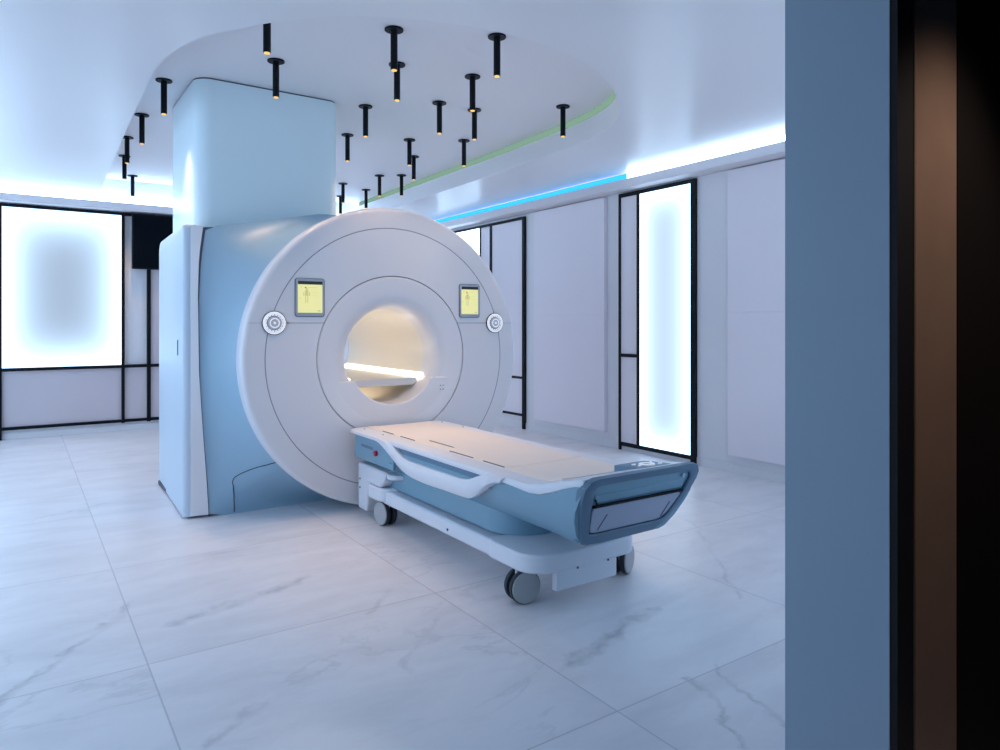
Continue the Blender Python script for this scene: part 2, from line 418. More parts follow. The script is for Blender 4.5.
t = root('window_2', (XR, 4.94, 0), kind='structure')
bars('window_frame', t, [(4.423, 5.456, 2.685, 2.726), (4.423, 4.482, 0, 2.685), (5.43, 5.456, .0, 2.685), (5.148, 5.19, .085, 2.685),
    (4.482, 5.43, .045, .085), (5.19, 5.43, .99, 1.025)], 'x', XR-.034, XR-.006)
bx('glowing_pane', XR-.03, XR-.008, 4.482, 5.148, .085, 2.685, panel_emis('pane_glow_right', (.666, 2.6, 'y', .10), 2.6, .95), t)
bx('infill_panel', XR-.02, XR-.004, 5.19, 5.43, .085, .99, 'wall_panel', t)
bx('infill_panel', XR-.02, XR-.004, 5.19, 5.43, 1.025, 2.685, 'wall_panel', t)

t = root('window_3', (XR, 8.2, 0), kind='structure')
bars('window_frame', t, [(7.146, 9.4, 2.67, 2.705), (7.146, 7.20, 0, 2.67), (9.36, 9.4, 0, 2.67), (7.90, 7.945, .19, 2.67), (8.18, 8.20, .19, 2.67),
    (7.2, 9.36, .16, .19), (7.2, 7.9, .635, .665)], 'x', XR-.034, XR-.006)
bx('glowing_pane', XR-.03, XR-.008, 8.20, 9.36, .19, 2.67, panel_emis('pane_glow_far', (1.16, 2.48, 'y', .17)), t)
bx('infill_panel', XR-.02, XR-.004, 7.2, 7.9, .665, 2.67, 'wall_panel', t)
bx('infill_panel', XR-.02, XR-.004, 7.2, 7.9, .19, .635, 'wall_panel', t)
bx('infill_panel', XR-.02, XR-.004, 7.945, 8.18, .19, 2.67, 'wall_panel', t)

# unseen windows added as fill light: left side wall and beside the door
for i, (y0, y1) in enumerate([(2.0, 3.9), (5.0, 6.9), (7.6, 9.3)]):
    t = root('window_%d' % (4+i), (XL, (y0+y1)/2, 0), kind='structure')
    bars('window_frame', t, [(y0-.04, y1+.04, 2.69, 2.73), (y0-.04, y0, 0, 2.69), (y1, y1+.04, 0, 2.69), (y0, y1, .4, .44)], 'x', XL+.006, XL+.05)
    bx('glowing_pane', XL+.008, XL+.03, y0, y1, .44, 2.69, panel_emis('added_glow_left_%d' % i, (y1-y0, 2.25, 'y', .2), 5.7, 1.4), t)
for i, (x0, x1) in enumerate([(2.9, 4.9), (-2.7, -1.1)]):
    t = root('window_%d' % (7+i), ((x0+x1)/2, YF, 0), kind='structure')
    bars('window_frame', t, [(x0-.04, x1+.04, 2.69, 2.73), (x0-.04, x0, 0, 2.69), (x1, x1+.04, 0, 2.69), (x0, x1, .4, .44)], 'y', YF+.006, YF+.05)
    bx('glowing_pane', x0, x1, YF+.008, YF+.03, .44, 2.69, panel_emis('added_glow_front_%d' % i, (x1-x0, 2.25, 'x', .2), 3.2, .8), t)

# white panels mounted on the right wall
def wall_panel(y0, y1, label):
    t = root('wall_panel', (XR, (y0+y1)/2, .16), label, 'wall panel')
    bx('lower_panel', XR-.045, XR, y0, y1, .157, 1.4447, 'wall_panel', t, bevel=.002)
    bx('upper_panel', XR-.045, XR, y0, y1, 1.4457, 2.722, 'wall_panel', t, bevel=.002)
wall_panel(5.665, 6.93, 'tall white wall panel between the two black window frames on the right wall')
wall_panel(1.9, 4.046, 'wide white wall panel at the door jamb, right of the bright window')

# television
t = root('television', (1.8, 9.82, 2.03), 'black wall television beside the glowing back window, partly behind the scanner', 'television')
bx('case', 1.165, 2.35, 9.80, 9.868, 2.03, 2.715, 'black', t, bevel=.006)
bx('screen', 1.18, 2.335, 9.796, 9.802, 2.048, 2.70, 'screenblack', t)

# ---------------------------------------------------------------- doorway on the right
t = root('door_1', (1.62, .8, 0), kind='structure')
bx('gasket', 1.552, 1.62, .754, .77, 0, 2.55, 'gasket', t)
bx('door_frame', 1.6205, 1.84, .757, .77, 0, 2.6, 'wood', t, bevel=.003)
bm = bmesh.new(); tube(bm, [(1.630, .757, 0), (1.630, .757, 2.6)], .006, 10)
finish('frame_bead', bm, 'wood', t, smooth=True)
bx('door_frame', -1.0, -.78, .735, .77, 0, 2.6, 'wood', t, bevel=.006)
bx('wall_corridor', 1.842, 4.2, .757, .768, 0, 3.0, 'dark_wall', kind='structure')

# ---------------------------------------------------------------- tower above the scanner
bm = bmesh.new(); prism(bm, rrect(1.05, 2.135, 5.40, 6.42, [.10, .12, .12, .09], 8), 2.05, HU-.012, 'z')
tw = finish('wall_column', bm, 'tower', smooth=True, angle=30, kind='structure')
bm = bmesh.new(); prism(bm, rrect(1.056, 2.129, 5.406, 6.414, [.10, .12, .12, .09], 8), HU-.013, HU-.001, 'z')
o = finish('shadow_gap', bm, 'seam'); o.parent = tw

def ss(a, b, x):
    t = min(max((x-a)/(b-a), 0), 1); return t*t*(3-2*t)
# ---------------------------------------------------------------- MRI scanner
CX, CZ = 2.286, 1.103
BX = 2.10      # middle of the body behind the ring
mri = root('mri_scanner', (CX, 5.6, 0), 'large white ring-shaped scanner with blue-grey body and two yellow screens', 'mri scanner')
# body shell: floor-standing box that flows forward to the rim of the ring
def top_z(x): return 2.01 + .17*min(1, 1.25*max(0, 1-abs(x-BX)/1.05))
def left_x(z):
    pts = [(0, 1.088), (.25, 1.075), (.6, 1.05), (1.0, 1.025), (1.5, 1.02), (1.8, 1.035), (2.02, 1.065)]
    for (a, xa), (b, xb) in zip(pts, pts[1:]):
        if z <= b: return xa + (xb-xa)*(z-a)/(b-a)
    return pts[-1][1]
N = 120
outer = []
for i in range(N):                                   # clockwise by angle about the ring axis
    a = 2*PI*i/N; dx, dz = math.cos(a), math.sin(a)
    lo, hi = .0, 4.0
    for _ in range(40):
        mid = (lo+hi)/2; x, z = CX+dx*mid, CZ+dz*mid
        lx = left_x(min(max(z, 0), 2.02)); xx = BX-abs(x-BX)
        inside = z > 0 and xx > lx and z < top_z(x)
        # round the two upper corners
        if inside: lo = mid
        else: hi = mid
    outer.append((CX+dx*lo, CZ+dz*lo))
rows = []
K = 14
for k in range(K+1):
    s = k/K
    row = []
    for i, (x, z) in enumerate(outer):
        a = 2*PI*i/N; ix, iz = CX+1.03*math.cos(a), CZ+1.03*math.sin(a)
        row.append((x+(ix-x)*s, 5.16-.30*(s**2.0), max(z+(iz-z)*s, 0.0)))
    rows.append(row)
rows.insert(0, [(x, 5.19, z) for x, z in outer]); rows.insert(0, [(x, 6.46, z) for x, z in outer])
rr = [(CX+.36*math.cos(2*PI*i/N), 6.46, CZ+.36*math.sin(2*PI*i/N)) for i in range(N)]
rows.insert(0, rr)
bm = bmesh.new(); grid(bm, rows, close_u=True)
finish('body_shell', bm, 'mri_blue', mri, smooth=True, angle=35)
# service panel seam on the left foot of the body
def shell_y(x, z):
    a = math.atan2(z-CZ, x-CX); i = int(round((a % (2*PI))/(2*PI)*N)) % N
    ox, oz = outer[i]; ro = math.hypot(ox-CX, oz-CZ); r = math.hypot(x-CX, z-CZ)
    s = min(max((ro-r)/(ro-1.03), 0), 1) if ro > 1.04 else 0
    return 5.16-.30*(s**2.0)
sp = spline([(1.50, .385), (1.36, .33), (1.262, .278), (1.238, .245), (1.240, .2), (1.252, .1), (1.258, .012)], 8)
bm = bmesh.new(); tube(bm, [(x, shell_y(x, z)-.004, z) for x, z in sp], .0035, 6)
finish('panel_seam', bm, 'seam', mri, smooth=True)
for x0, x1, sgn in ((.93, 1.02, 1), (2*BX-1.02, 2*BX-.93, -1)):
    bm = bmesh.new()
    prof = rrect(5.19, 6.50, .012, 2.035, [.10, .05, 0, 0], 8)      # (y, z)
    xin = x1 if sgn > 0 else x0; xout = x0 if sgn > 0 else x1
    # outer skin splays slightly and its front edge is chamfered
    def skin(inset, xo):
        return [(xo+sgn*(.045*(y-5.19)/1.31), y+(inset if y < 5.25 else 0), z-(inset*.6 if z > 1.9 else 0)) for y, z in prof]
    rws = [skin(.0, xin), skin(0, xout+sgn*.025), skin(.012, xout+sgn*.006), skin(.03, xout)]
    V = grid(bm, rws, close_u=True); bm.faces.new(V[0]); bm.faces.new(V[-1])
    finish('side_cover', bm, 'mri_side', mri, smooth=True, angle=50)
    # dark S-shaped joint between side cover and body
    zs = [i/24*2.0+.01 for i in range(25)]
    bm = bmesh.new(); rws = []
    for z in zs:
        lx = left_x(z); wj = .003+.011*ss(1.3, 1.95, z); a = lx-wj if sgn > 0 else 2*BX-lx+wj; b = lx+.002 if sgn > 0 else 2*BX-lx-.002
        rws.append([(a, 5.158, z), (b, 5.154, z), (b, 5.25, z), (a, 5.25, z)])
    V = grid(bm, rws, close_u=True); bm.faces.new(V[0]); bm.faces.new(V[-1])
    finish('cover_joint', bm, 'seam', mri, smooth=True)
    # pale front edge that fills from the skin up to the joint
    bm = bmesh.new(); rws = []
    for z in zs:
        lx = left_x(z)-.003-.011*ss(1.3, 1.95, z); a = .975; 
        if sgn < 0: lx = 2*BX-lx; a = 2*BX-a
        rws.append([(a, 5.172, z+.01), (lx, 5.150, z+.01), (lx, 5.35, z+.01), (a, 5.35, z+.01)])
    V = grid(bm, rws, close_u=True); bm.faces.new(V[0]); bm.faces.new(V[-1])
    finish('cover_edge', bm, 'mri_white', mri, smooth=True, angle=50)
bx('plinth', .96, 2*BX-.96, 5.22, 6.45, 0, .032, 'seam', mri)
bx('cover_latch', .930, .9365, 5.42, 5.424, 1.12, 1.23, 'joint', mri)

# the ring: outer rim, middle ring and funnel, separated by thin dark joints
bm = bmesh.new()
lathe_y(bm, CX, CZ, [(.9445, 4.86), (1.0, 4.885), (1.06, 4.880), (1.090, 4.860), (1.096, 4.83), (1.096, 4.735), (1.090, 4.715), (1.078, 4.704), (1.06, 4.701), (.947, 4.70), (.9445, 4.714)], 160, closed=True)
finish('outer_rim', bm, 'mri_white', mri, smooth=True, angle=60)
bm = bmesh.new()
lathe_y(bm, CX, CZ, [(.593, 4.86), (.942, 4.86), (.942, 4.712), (.9395, 4.70), (.595, 4.70), (.593, 4.712)], 160, closed=True)
finish('face_ring', bm, 'mri_white', mri, smooth=True, angle=30)
bm = bmesh.new()
fun = spline([(.590, 4.712), (.586, 4.702), (.56, 4.700), (.48, 4.704), (.42, 4.716), (.38, 4.745), (.36, 4.80), (.353, 4.92)], 5)
lathe_y(bm, CX, CZ, fun, 128)
finish('bore_funnel', bm, 'mri_white', mri, smooth=True, angle=60)
bm = bmesh.new(); lathe_y(bm, CX, CZ, [(.45, 4.80), (.70, 4.80)], 128)
finish('ring_joint', bm, 'seam', mri)
bm = bmesh.new(); lathe_y(bm, CX, CZ, [(.90, 4.7012), (.96, 4.7012)], 128)
finish('ring_joint', bm, 'joint', mri)
bm = bmesh.new(); lathe_y(bm, CX, CZ, [(.353, 4.92), (.350, 5.0), (.350, 6.40), (.362, 6.46)], 96)
finish('bore_tube', bm, 'bore', mri, smooth=True)
bm = bmesh.new()
for sx in (1, -1):
    bm = bmesh.new(); a, b = sorted((CX+sx*.537, CX+sx*.86)); box(bm, a, b, 4.6985, 4.7020, 1.3485, 1.3515); finish('split_line', bm, 'seam', mri)
    bm = bmesh.new(); a, b = sorted((CX+sx*.90, CX+sx*1.055)); box(bm, a, b, 4.6990, 4.7020, 1.349, 1.351); finish('split_line', bm, 'joint', mri)
# docking plate filling the lower part of the funnel, with a half-round cut-out
zc = .938 - CZ
ro, ri = .588, .352
a_o = math.asin(zc/ro); a_i = math.asin(zc/ri)
pts = [(CX+ro*math.cos(t), CZ+ro*math.sin(t)) for t in [a_o+(-PI-2*a_o)*i/48 for i in range(49)]]
pts += [(CX+ri*math.cos(t), CZ+ri*math.sin(t)) for t in [(-PI-a_i)+(a_i-(-PI-a_i))*i/36 for i in range(37)]]
bm = bmesh.new(); prism(bm, pts, 4.703, 4.93, 'y')
finish('docking_plate', bm, 'mri_white', mri, bevel=.012, seg=3)
# rail table inside the bore
bm = bmesh.new(); prism(bm, [(CX-.285, .905), (CX-.27, .925), (CX+.27, .925), (CX+.285, .905), (CX+.25, .87), (CX-.25, .87)], 4.88, 6.40, 'y')
finish('table_rail', bm, 'rail', mri, bevel=.004)
bm = bmesh.new()
prism(bm, [(CX+.280, .935), (CX+.315, .962), (CX+.322, .955), (CX+.29, .925)], 4.86, 6.40, 'y')
finish('bore_light', bm, 'bore_led', mri)
bm = bmesh.new()
prism(bm, [(CX-.280, .935), (CX-.315, .962), (CX-.322, .955), (CX-.29, .925)], 4.86, 6.40, 'y')
finish('bore_light', bm, 'bore_led', mri)
bx('bore_light', CX-.02, CX+.02, 5.2, 6.3, .855, .868, 'bore_under', mri)  # glowing strip added to brighten the bore below the rail
for dx in (-.012, .012):
    for dz in (0, .03):
        bm = bmesh.new(); cyl(bm, (CX+.40+dx, 4.701, .84+dz), (0, 1, 0), .005, .006, 12); finish('port_button', bm, 'joint', mri)

# patient displays
def display(x0, x1):
    z0, z1 = 1.400, 1.650
    bm = bmesh.new(); prism(bm, rrect(x0-.004, x1+.004, z0-.004, z1+.004, .018, 4), 4.692, 4.702, 'y')
    fr = finish('display', bm, 'display_frame', mri, bevel=.002)
    bm = bmesh.new(); prism(bm, rrect(x0-.008, x1+.008, z0-.008, z1+.007, .02, 4), 4.697, 4.7015, 'y')
    fr2 = finish('display_joint', bm, 'seam', mri); 
    def sub(name, bm, m):
        o = finish(name, bm, m); o.parent = fr; return o
    a, b = x0+.011, x1-.011
    bm = bmesh.new(); box(bm, a, b, 4.6895, 4.692, z0+.02, z1-.014); sub('screen', bm, 'screen_yellow')
    bm = bmesh.new(); box(bm, a, b, 4.6885, 4.6895, z1-.036, z1-.014); sub('title_bar', bm, 'screen_bar')
    wd = b-a
    for (u, v, uu, vv) in ((.10, .90, .17, .915), (.42, .89, .78, .90), (.22, .60, .26, .72), (.30, .35, .33, .62), (.38, .35, .41, .62), (.29, .60, .42, .80),
                           (.45, .60, .49, .72), (.32, .81, .39, .875), (.05, .50, .10, .52), (.55, .70, .85, .706), (.55, .60, .85, .606), (.80, .05, .92, .09)):
        hh = z1-.036-(z0+.02)
        bm = bmesh.new(); box(bm, a+wd*u, a+wd*uu, 4.6888, 4.6895, z0+.02+hh*v, z0+.02+hh*vv)
        sub('screen_mark', bm, 'screen_ink')
    bm = bmesh.new(); box(bm, a+wd*.28, a+wd*.34, 4.6886, 4.6895, z1-.062, z1-.054); sub('screen_mark', bm, 'screen_red')
display(1.548, 1.742); display(2.846, 3.022)

# round control dials
def dial(cx, cz):
    bm = bmesh.new(); cyl(bm, (cx, 4.695, cz), (0, 1, 0), .080, .014, 48)
    base = finish('control_dial', bm, 'seam', mri, bevel=.002)
    def sub(name, bm, m, **k):
        o = finish(name, bm, m, **k); o.parent = base
    bm = bmesh.new(); lathe_y(bm, cx, cz, [(.076, 4.690), (.075, 4.684), (.066, 4.682), (.050, 4.686), (.048, 4.690)], 48); sub('dial_ring', bm, 'dial_white', smooth=True)
    bm = bmesh.new()
    for i in range(16):
        a = 2*PI*i/16
        cyl(bm, (cx+.056*math.cos(a), 4.682, cz+.056*math.sin(a)), (0, 1, 0), .0038, .006, 10)
    sub('dial_marks', bm, 'dial_grey')
    bm = bmesh.new(); cyl(bm, (cx, 4.685, cz), (0, 1, 0), .045, .014, 40); sub('dial_face', bm, 'dial_face', bevel=.003)
    bm = bmesh.new(); lathe_y(bm, cx, cz, [(.034, 4.679), (.033, 4.676), (.027, 4.676), (.026, 4.679)], 40); sub('inner_ring', bm, 'dial_white', smooth=True)
    bm = bmesh.new(); cyl(bm, (cx, 4.678, cz), (0, 1, 0), .009, .008, 20); sub('centre_button', bm, 'dial_white', bevel=.002)
dial(1.400, 1.350); dial(3.172, 1.350)

# ---------------------------------------------------------------- patient table
TX = 2.292
tb = root('patient_table', (TX, 3.4, 0), 'wheeled cream-topped patient table with blue-grey hull docked to the scanner', 'patient table')
def ss(a, b, x):
    t = min(max((x-a)/(b-a), 0), 1); return t*t*(3-2*t)
def rise(y): return .085*ss(2.62, 2.18, y)
ys = [4.64, 4.60, 4.3, 4.0, 3.6, 3.2, 2.9, 2.75, 2.65, 2.58, 2.50, 2.42, 2.35, 2.29, 2.24, 2.20]
# hull
rows = []
for y in ys[:]:
    e = rise(y); t = ss(2.6, 2.2, y); hw = .345+.015*t
    sec = [(hw-.005, .578+e), (hw+.002*t, .548), (hw-.012, .50), (hw-.05, .43), (hw-.095, .380), (hw-.13, .368)]
    if y == 4.64: sec = [(x-.005, z) for x, z in sec]
    rt = [(TX+x, y+.0, z) for x, z in sec]; lf = [(TX-x, y, z) for x, z in sec[::-1]]
    # slant of the foot end: lower edge sits further back
    k = ss(2.55, 2.2, y)
    rt = [(x, yy+k*.13*(1-(z-.368)/.30), z) for x, yy, z in rt]; lf = [(x, yy+k*.13*(1-(z-.368)/.30), z) for x, yy, z in lf]
    rows.append(rt+lf)
bm = bmesh.new(); V = grid(bm, rows, close_u=True); bm.faces.new(V[0]); bm.faces.new(V[-1])
finish('hull', bm, 'table_blue', tb, smooth=True, angle=35)
# white rim tray under the mattress deck
rows = []
for y in [4.655, 4.64, 4.3, 4.0, 3.6, 3.2, 2.9, 2.75, 2.65, 2.58, 2.50, 2.42, 2.35, 2.29, 2.24, 2.215]:
    e = rise(y); dip = .016*math.exp(-((y-2.48)/.16)**2)
    hw = .366-.012*ss(2.5, 2.2, y)
    ins = .004 if y in (4.655, 2.215) else 0
    sec = [(hw-.014, .574+e-dip), (hw-.002, .580+e-dip), (hw, .592+e-dip*.5), (hw-.008, .606+e), (hw-.05, .611+e), (hw-.115, .609+e)]
    sec = [(x-ins, z) for x, z in sec]
    rows.append([(TX+x, y, z) for x, z in sec]+[(TX-x, y, z) for x, z in sec[::-1]])
bm = bmesh.new(); V = grid(bm, rows, close_u=True); bm.faces.new(V[0]); bm.faces.new(V[-1])
finish('rim', bm, 'deck_white', tb, smooth=True, angle=50)
# cream deck in two sections
def deck(y0, y1, n, foot=False):
    rows = []
    for i in range(n+1):
        y = y0+(y1-y0)*i/n; e = rise(y)*.55 if foot else rise(y)
        hw = .252 - (.03*ss(2.62, 2.44, y) if foot else 0)
        sec = [(hw+.012, .604+e), (hw+.010, .613+e), (hw, .617+e), (hw*.55, .6135+e), (hw*.2, .612+e)]
        rows.append([(TX+x, y, z) for x, z in sec]+[(TX-x, y, z) for x, z in sec[::-1]])
    bm = bmesh.new(); V = grid(bm, rows, close_u=True); bm.faces.new(V[0]); bm.faces.new(V[-1])
    finish('deck', bm, 'deck', tb, smooth=True, angle=50)
deck(4.62, 2.925, 20); deck(2.918, 2.46, 10)
# dark grip slots and dashes along the deck
for sx in (-1, 1):
    for (ya, yb, dx, wd) in (() if sx > 0 else ((3.85, 3.56, .178, .0045), (3.47, 3.22, .256, .002), (3.12, 2.925, .256, .002), (4.37, 4.20, .256, .0018), (4.10, 3.90, .256, .0018))):
        bm = bmesh.new(); x = TX+sx*dx; box(bm, x-wd, x+wd, yb, ya, .606, .6185 if wd < .004 else .617)
        finish('grip_slot', bm, 'seam', tb)
def screw(c, ax, rr=.006):
    bm = bmesh.new(); cyl(bm, c, ax, rr, .005, 12); finish('screw', bm, 'seam', tb)
for sx in (-1, 1):
    for y in (4.55, 4.25): screw((TX+sx*.31, y, .611), (0, 0, 1), .005)
# side rails: S-shaped white handles and the dark groove behind them
up = [(4.64, .606), (4.35, .606), (4.12, .606), (4.00, .583), (3.84, .527), (3.64, .521), (3.345, .523), (3.134, .529), (2.979, .578), (2.869, .606), (2.765, .606)]
lo = [(4.64, .578), (4.36, .578), (4.19, .573), (4.044, .519), (3.90, .461), (3.767, .432), (3.577, .424), (3.345, .430), (3.134, .435), (3.055, .451), (2.887, .545), (2.799, .570)]
def resamp(p, n):
    p = spline(p, 10); L = [0]
    for a, b in zip(p, p[1:]): L.append(L[-1]+math.dist(a, b))
    out = []; j = 0
    for i in range(n):
        s = L[-1]*i/(n-1)
        while j < len(L)-2 and L[j+1] < s: j += 1
        t = (s-L[j])/max(L[j+1]-L[j], 1e-9); out.append((p[j][0]+(p[j+1][0]-p[j][0])*t, p[j][1]+(p[j+1][1]-p[j][1])*t))
    return out
for sx in (-1, 1):
    U, Lw = resamp(up, 70), resamp(lo, 70); rows = []
    for (ya, za), (yb, zb) in zip(U, Lw):
        t = .006; x_in = TX+sx*.335; x_out = TX+sx*.378
        m = [(x_in, ya, za), (x_out-sx*.012, ya, za), (x_out, ya+(yb-ya)*.18, za+(zb-za)*.18), (x_out, ya+(yb-ya)*.82, za+(zb-za)*.82), (x_out-sx*.012, yb, zb), (x_in, yb, zb)]
        rows.append(m)
    bm = bmesh.new(); V = grid(bm, rows, close_u=True); bm.faces.new(V[0]); bm.faces.new(V[-1])
    finish('side_rail', bm, 'deck_white', tb, smooth=True, angle=45)
    a, b = sorted((TX+sx*.30, TX+sx*.3455)); bx('groove', a, b, 2.90, 4.02, .545, .572, 'table_groove', tb)
    a, b = sorted((TX+sx*.30, TX+sx*.349)); bx('side_step', a, b, 2.92, 3.98, .515, .545, 'table_blue', tb, bevel=.004)
# head end side details
bx('release_slot', TX-.349, TX-.335, 4.33, 4.52, .50, .52, 'table_groove', tb, bevel=.003)
bm = bmesh.new(); cyl(bm, (TX-.350, 4.27, .490), (1, 0, 0), .019, .03, 24); finish('stop_button', bm, 'red', tb, bevel=.004)['label'] = 'dark red button'
bx('side_mark', TX-.3485, TX-.335, 4.04, 4.08, .455, .461, 'table_groove', tb)
# head end flare of the hull side, a flat plate
bx('side_plate', TX-.347, TX-.33, 4.02, 4.63, .415, .576, 'table_blue', tb, bevel=.003)

# foot end console: slanted face with a handle recess and a grey panel
def foot_y(z): return 2.175+(.69-z)*.42
hwT = .310
out = [(-.318, .695), (.318, .695), (.352, .668), (.360, .630), (.352, .575), (.262, .44), (.20, .385), (.15, .365), (-.15, .365), (-.23, .370), (-.27, .40), (-.352, .575), (-.360, .630), (-.350, .668)]
out = [(-.300, .700), (.300, .700), (.338, .690), (.362, .655), (.364, .620), (.345, .56), (.265, .445), (.215, .395), (.165, .370), (-.17, .365), (-.25, .372), (-.285, .395), (-.33, .50), (-.360, .60), (-.362, .655), (-.336, .690)]
# recess outline (inner): top part holds the handle gap
inn = [(-.262, .662), (.262, .662), (.296, .650), (.306, .628), (.298, .590), (.288, .560), (.232, .455), (.205, .432), (.17, .425), (-.22, .425), (-.252, .432), (-.262, .455), (-.285, .56), (-.292, .60), (-.296, .640), (-.288, .655)]
def ring3(pl, dy): return [(TX+x, foot_y(z)+dy, z) for x, z in pl]
def lerp(pl, ql, t): return [(a[0]+(b[0]-a[0])*t, a[1]+(b[1]-a[1])*t) for a, b in zip(pl, ql)]
back = [(x*.985, z-.004) for x, z in out]
rows = [[(TX+x*.89, foot_y(z)+.22, z-.075*ss(.5, .66, z)+.008) for x, z in out], [(TX+x*.925, foot_y(z)+.12, z-.036*ss(.5, .66, z)+.002) for x, z in out], ring3(out, .035), ring3(lerp(out, inn, .12), .003), ring3(lerp(out, inn, .3), 0), ring3(lerp(out, inn, .9), 0), ring3(inn, .006), ring3(inn, .075)]
bm = bmesh.new(); V = grid(bm, rows, close_u=True); bm.faces.new(V[-1]); bm.faces.new(V[0])
con = finish('foot_console', bm, 'console', tb, smooth=True, angle=40)
def sub(name, bm, m, **k):
    o = finish(name, bm, m, **k); o.parent = con; return o
def slab(pl, d0, d1):
    bm = bmesh.new(); A = [bm.verts.new((TX+x, foot_y(z)+d0, z)) for x, z in pl]; B = [bm.verts.new((TX+x, foot_y(z)+d1, z)) for x, z in pl]
    bm.faces.new(A); bm.faces.new(B[::-1])
    for i in range(len(pl)): bm.faces.new((A[i], B[i], B[(i+1) % len(pl)], A[(i+1) % len(pl)]))
    return bm
sub('grey_panel', slab([(-.272, .545), (-.262, .556), (.270, .556), (.283, .545), (.228, .457), (.20, .437), (.17, .430), (-.215, .430), (-.245, .436), (-.256, .46)], .006, .05), 'panel_grey', bevel=.004)['label'] = 'pale grey flap'
sub('handle_gap', slab([(-.27, .558), (-.27, .568), (.288, .568), (.288, .558)], .001, .06), 'gasket')
sub('pull_handle', slab([(-.268, .572), (-.280, .60), (-.280, .622), (.288, .622), (.290, .600), (.283, .572)], .012, .06), 'table_blue', bevel=.010, seg=3)
sub('recess_back', slab([(-.280, .630), (-.275, .655), (.280, .655), (.290, .630)], .045, .07), 'panel_grey')
for x in (-.192, .205):
    sub('vent_slot', slab([(x-.018, .442), (x+.014, .515), (x+.021, .515), (x-.011, .442)], .0045, .012), 'seam')
bm = bmesh.new(); tube(bm, [(TX-.285, foot_y(.60)-.004, .60), (TX-.272, foot_y(.585)-.004, .585), (TX-.268, foot_y(.562)-.004, .562)], .005, 8); sub('catch', bm, 'gasket', smooth=True)
bm = bmesh.new(); cyl(bm, (TX+.255, foot_y(.640)+.02, .642), (0, 1, 0), .010, .04, 16); sub('catch', bm, 'chrome', bevel=.002)
# emblem pad on top of the foot end
bm = bmesh.new(); rows = []
for i in range(9):
    y = 2.215+(2.45-2.215)*i/8; h = .683-.016*(i/8)**2
    rows.append([(TX+.055, y, h-.03), (TX+.055, y, h+.002), (TX+.095, y, h+.003), (TX+.215, y, h+.003), (TX+.255, y, h+.002), (TX+.255, y, h-.03)])
V = grid(bm, rows, close_u=True); bm.faces.new(V[0]); bm.faces.new(V[-1])
pad = finish('control_pad', bm, 'table_dark', tb, smooth=True, angle=50)
bm = bmesh.new()
def padz(y): return .6875-.016*max(0, min(1, (y-2.215)/.235))**2
cy, cxp = 2.335, TX+.155
tube(bm, [(cxp+.030*math.cos(a), cy+.038*math.sin(a), padz(cy+.038*math.sin(a))) for a in [2*PI*i/24 for i in range(25)]], .0045, 6)
for dx, dy in ((-.055, .03), (.055, -.03), (-.058, -.01), (.058, .03)):
    tube(bm, [(cxp+dx*.85, cy+dy*.9, padz(cy+dy)), (cxp+dx*1.15, cy+dy*1.2, padz(cy+dy*1.2))], .0045, 6)
o = finish('symbol', bm, 'mark_white', smooth=True); o.parent = pad

# lift body, base frame, docking post
bm = bmesh.new(); prism(bm, rrect(TX-.25, TX+.25, 2.86, 4.30, [.03, .03, .23, .23], 10), .25, .385, 'z')
finish('lift_body', bm, 'table_blue', tb, bevel=.012, seg=3)
bm = bmesh.new(); prism(bm, rrect(TX-.20, TX+.20, 2.95, 4.20, .12, 8), .235, .26, 'z'); finish('lift_foot', bm, 'table_groove', tb)
bm = bmesh.new(); prism(bm, rrect(TX-.30, TX+.30, 2.80, 4.60, .02, 4), .150, .240, 'z')
finish('base_beam', bm, 'base_white', tb, bevel=.015, seg=3)
bm = bmesh.new(); prism(bm, rrect(TX-.335, TX+.365, 2.58, 2.98, [.05, .05, .14, .10], 8), .165, .255, 'z')
finish('foot_plate', bm, 'base_white', tb, bevel=.012, seg=3)
bx('foot_apron', TX-.19, TX+.20, 2.585, 2.62, .075, .19, 'base_white', tb, bevel=.003)
for x in (-.06, .14): screw((TX+x, 2.583, .165), (0, 1, 0))
for y in (3.42, 4.35): screw((TX-.301, y, .185), (1, 0, 0), .008)
bm = bmesh.new(); prism(bm, rrect(TX-.335, TX+.335, 4.18, 4.50, [.05, .1, .14, .10], 8), .165, .255, 'z')
finish('head_plate', bm, 'base_white', tb, bevel=.012, seg=3)
bm = bmesh.new(); prism(bm, [(4.28, .255), (4.22, .30), (4.20, .372), (4.64, .372), (4.64, .05), (4.50, .05), (4.46, .255)], TX-.32, TX+.32, 'x')
finish('docking_post', bm, 'base_white', tb, bevel=.015, seg=3)
for sx in (-1, 1):
    bm = bmesh.new(); cyl(bm, (TX+sx*.24, 4.15, .350), (0, 0, 1), .080, .034, 32); finish('lift_bumper', bm, 'base_white', tb, bevel=.008, seg=3)
for z in (.20, .26): screw((TX-.322, 4.60, z), (1, 0, 0))

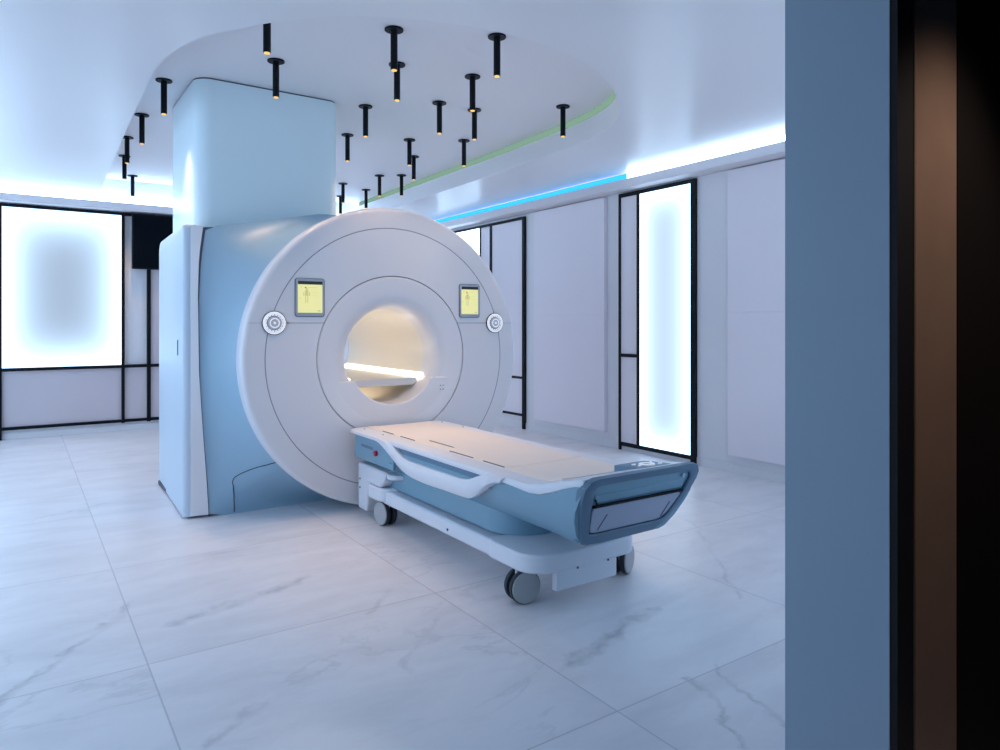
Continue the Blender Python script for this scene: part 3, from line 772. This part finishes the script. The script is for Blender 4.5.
def caster(x, y, ang):
    """ang: direction the wheel's axle points, in the floor plane"""
    ax = Vector((math.cos(ang), math.sin(ang), 0)); r = .081; tr = Vector((-ax.y, ax.x, 0))
    c = Vector((x, y, r))
    bm = bmesh.new(); cyl(bm, c+Vector((0, 0, .075)) - ax*0, (0, 0, 1), .022, .06, 20)
    for s in (-1, 1): pass
    # fork between the two wheels
    q = bmesh.ops.create_cube(bm, size=1)['verts']
    for v in q:
        l = v.co.copy(); v.co = c + ax*(l.x*.018) + tr*(l.y*.07) + Vector((0, 0, .045+l.z*.10))
    fork = finish('caster', bm, 'base_white', tb, bevel=.003)
    for s in (-1, 1):
        bm = bmesh.new(); cyl(bm, c+ax*s*.026, ax, r, .028, 40); o = finish('tyre', bm, 'tyre', bevel=.006); o.parent = fork
        bm = bmesh.new(); cyl(bm, c+ax*s*.034, ax, r*.93, .026, 40); o = finish('hubcap', bm, 'wheel', bevel=.004); o.parent = fork
caster(2.01, 2.735, math.radians(-98))
caster(2.025, 4.30, math.radians(188))
caster(2.69, 2.75, math.radians(-64))
caster(2.58, 4.32, math.radians(170))

# ---------------------------------------------------------------- pendant lamps in the ceiling recess
def make_pendant():
    t = root('pendant_lamp', (0, 0, HU), None, 'pendant lamp')
    del t['origin']
    bm = bmesh.new(); cyl(bm, (0, 0, -.006), (0, 0, 1), .057, .010, 32); finish('ceiling_rose', bm, 'black', t, bevel=.002)
    bm = bmesh.new(); cyl(bm, (0, 0, -.130), (0, 0, 1), .0215, .240, 24); finish('stem', bm, 'black', t, bevel=.001)
    bm = bmesh.new(); cyl(bm, (0, 0, -.2515), (0, 0, 1), .017, .006, 20); finish('lens', bm, 'lens', t)
    l = bpy.data.lights.new('spot_light', 'SPOT'); l.energy = SPOT; l.color = (1.0, .66, .42); l.spot_size = math.radians(76); l.spot_blend = .8; l.shadow_soft_size = .03
    o = bpy.data.objects.new('spot_light', l); o.location = (0, 0, -.27); COL.objects.link(o); o.parent = t
    return t
SPOT = 20.0
PEND = [
 (1.882, 3.878, 'nearest of the two overlapping pendant lamps at the top middle, largest black tube in view'),
 (2.153, 4.390, 'black tube pendant lamp just behind the largest one, its disc crossing that lamp\'s tube'),
 (2.457, 3.609, 'black tube pendant lamp close to the near right rim of the ceiling recess'),
 (2.709, 4.294, 'upper of the two black pendant lamps overlapping in line near the recess centre'),
 (3.147, 4.958, 'black pendant lamp whose disc touches the tip of the lamp in front, right of centre'),
 (3.698, 4.465, 'rightmost black pendant lamp, hanging in front of the green light strip'),
 (2.813, 4.962, 'lone black pendant lamp between the overlapping centre pair and the two overlapping right ones'),
 (2.356, 5.387, 'black pendant lamp right of the column, second nearest to its corner'),
 (1.165, 4.040, 'black tube lamp at the near left rim, its ceiling disc hidden by the lower ceiling'),
 (1.444, 4.799, 'black pendant lamp in front of the column\'s top edge'),
 (.880, 5.651, 'black pendant lamp just left of the column, beside its top corner'),
 (.870, 6.694, 'black pendant lamp left of the column, one behind the lamp at its corner'),
 (.857, 7.585, 'black pendant lamp half hidden by the left rim of the recess'),
 (.930, 8.448, 'black pendant lamp behind the half hidden one at the left rim'),
 (1.136, 9.526, 'farthest left black pendant lamp, above the black television'),
 (2.571, 6.299, 'black pendant lamp nearest to the right edge of the column'),
 (3.139, 6.128, 'black pendant lamp whose tube tip meets the disc of the one behind it'),
 (3.494, 6.719, 'black pendant lamp just behind the right overlapping one, by the green strip'),
 (3.593, 5.852, 'black pendant lamp with its tip on the green strip, second from the right'),
 (3.601, 7.819, 'left of the two small level pendant lamps above the scanner top'),
 (3.813, 7.652, 'right of the two small level pendant lamps above the scanner top'),
 (3.422, 8.532, 'small black pendant lamp beside the column\'s right edge, just over the scanner'),
 (3.835, 8.753, 'small black pendant lamp whose tip almost touches the scanner rim at its crown'),
 (3.735, 9.405, 'farthest and smallest black lamp, between the column and the scanner rim'),
]
first = make_pendant()
for i, (x, y, lab) in enumerate(PEND):
    if i == 0: t = first
    else:
        t = first.copy(); COL.objects.link(t)
        for ch in list(first.children):
            c = ch.copy(); c.parent = t; COL.objects.link(c)
    t.location = (x, y, HU); t['label'] = lab; t['category'] = 'pendant lamp'; t['group'] = 'black pendant lamps in the ceiling recess'
for o in COL.objects:
    if 'origin' in o: del o['origin']
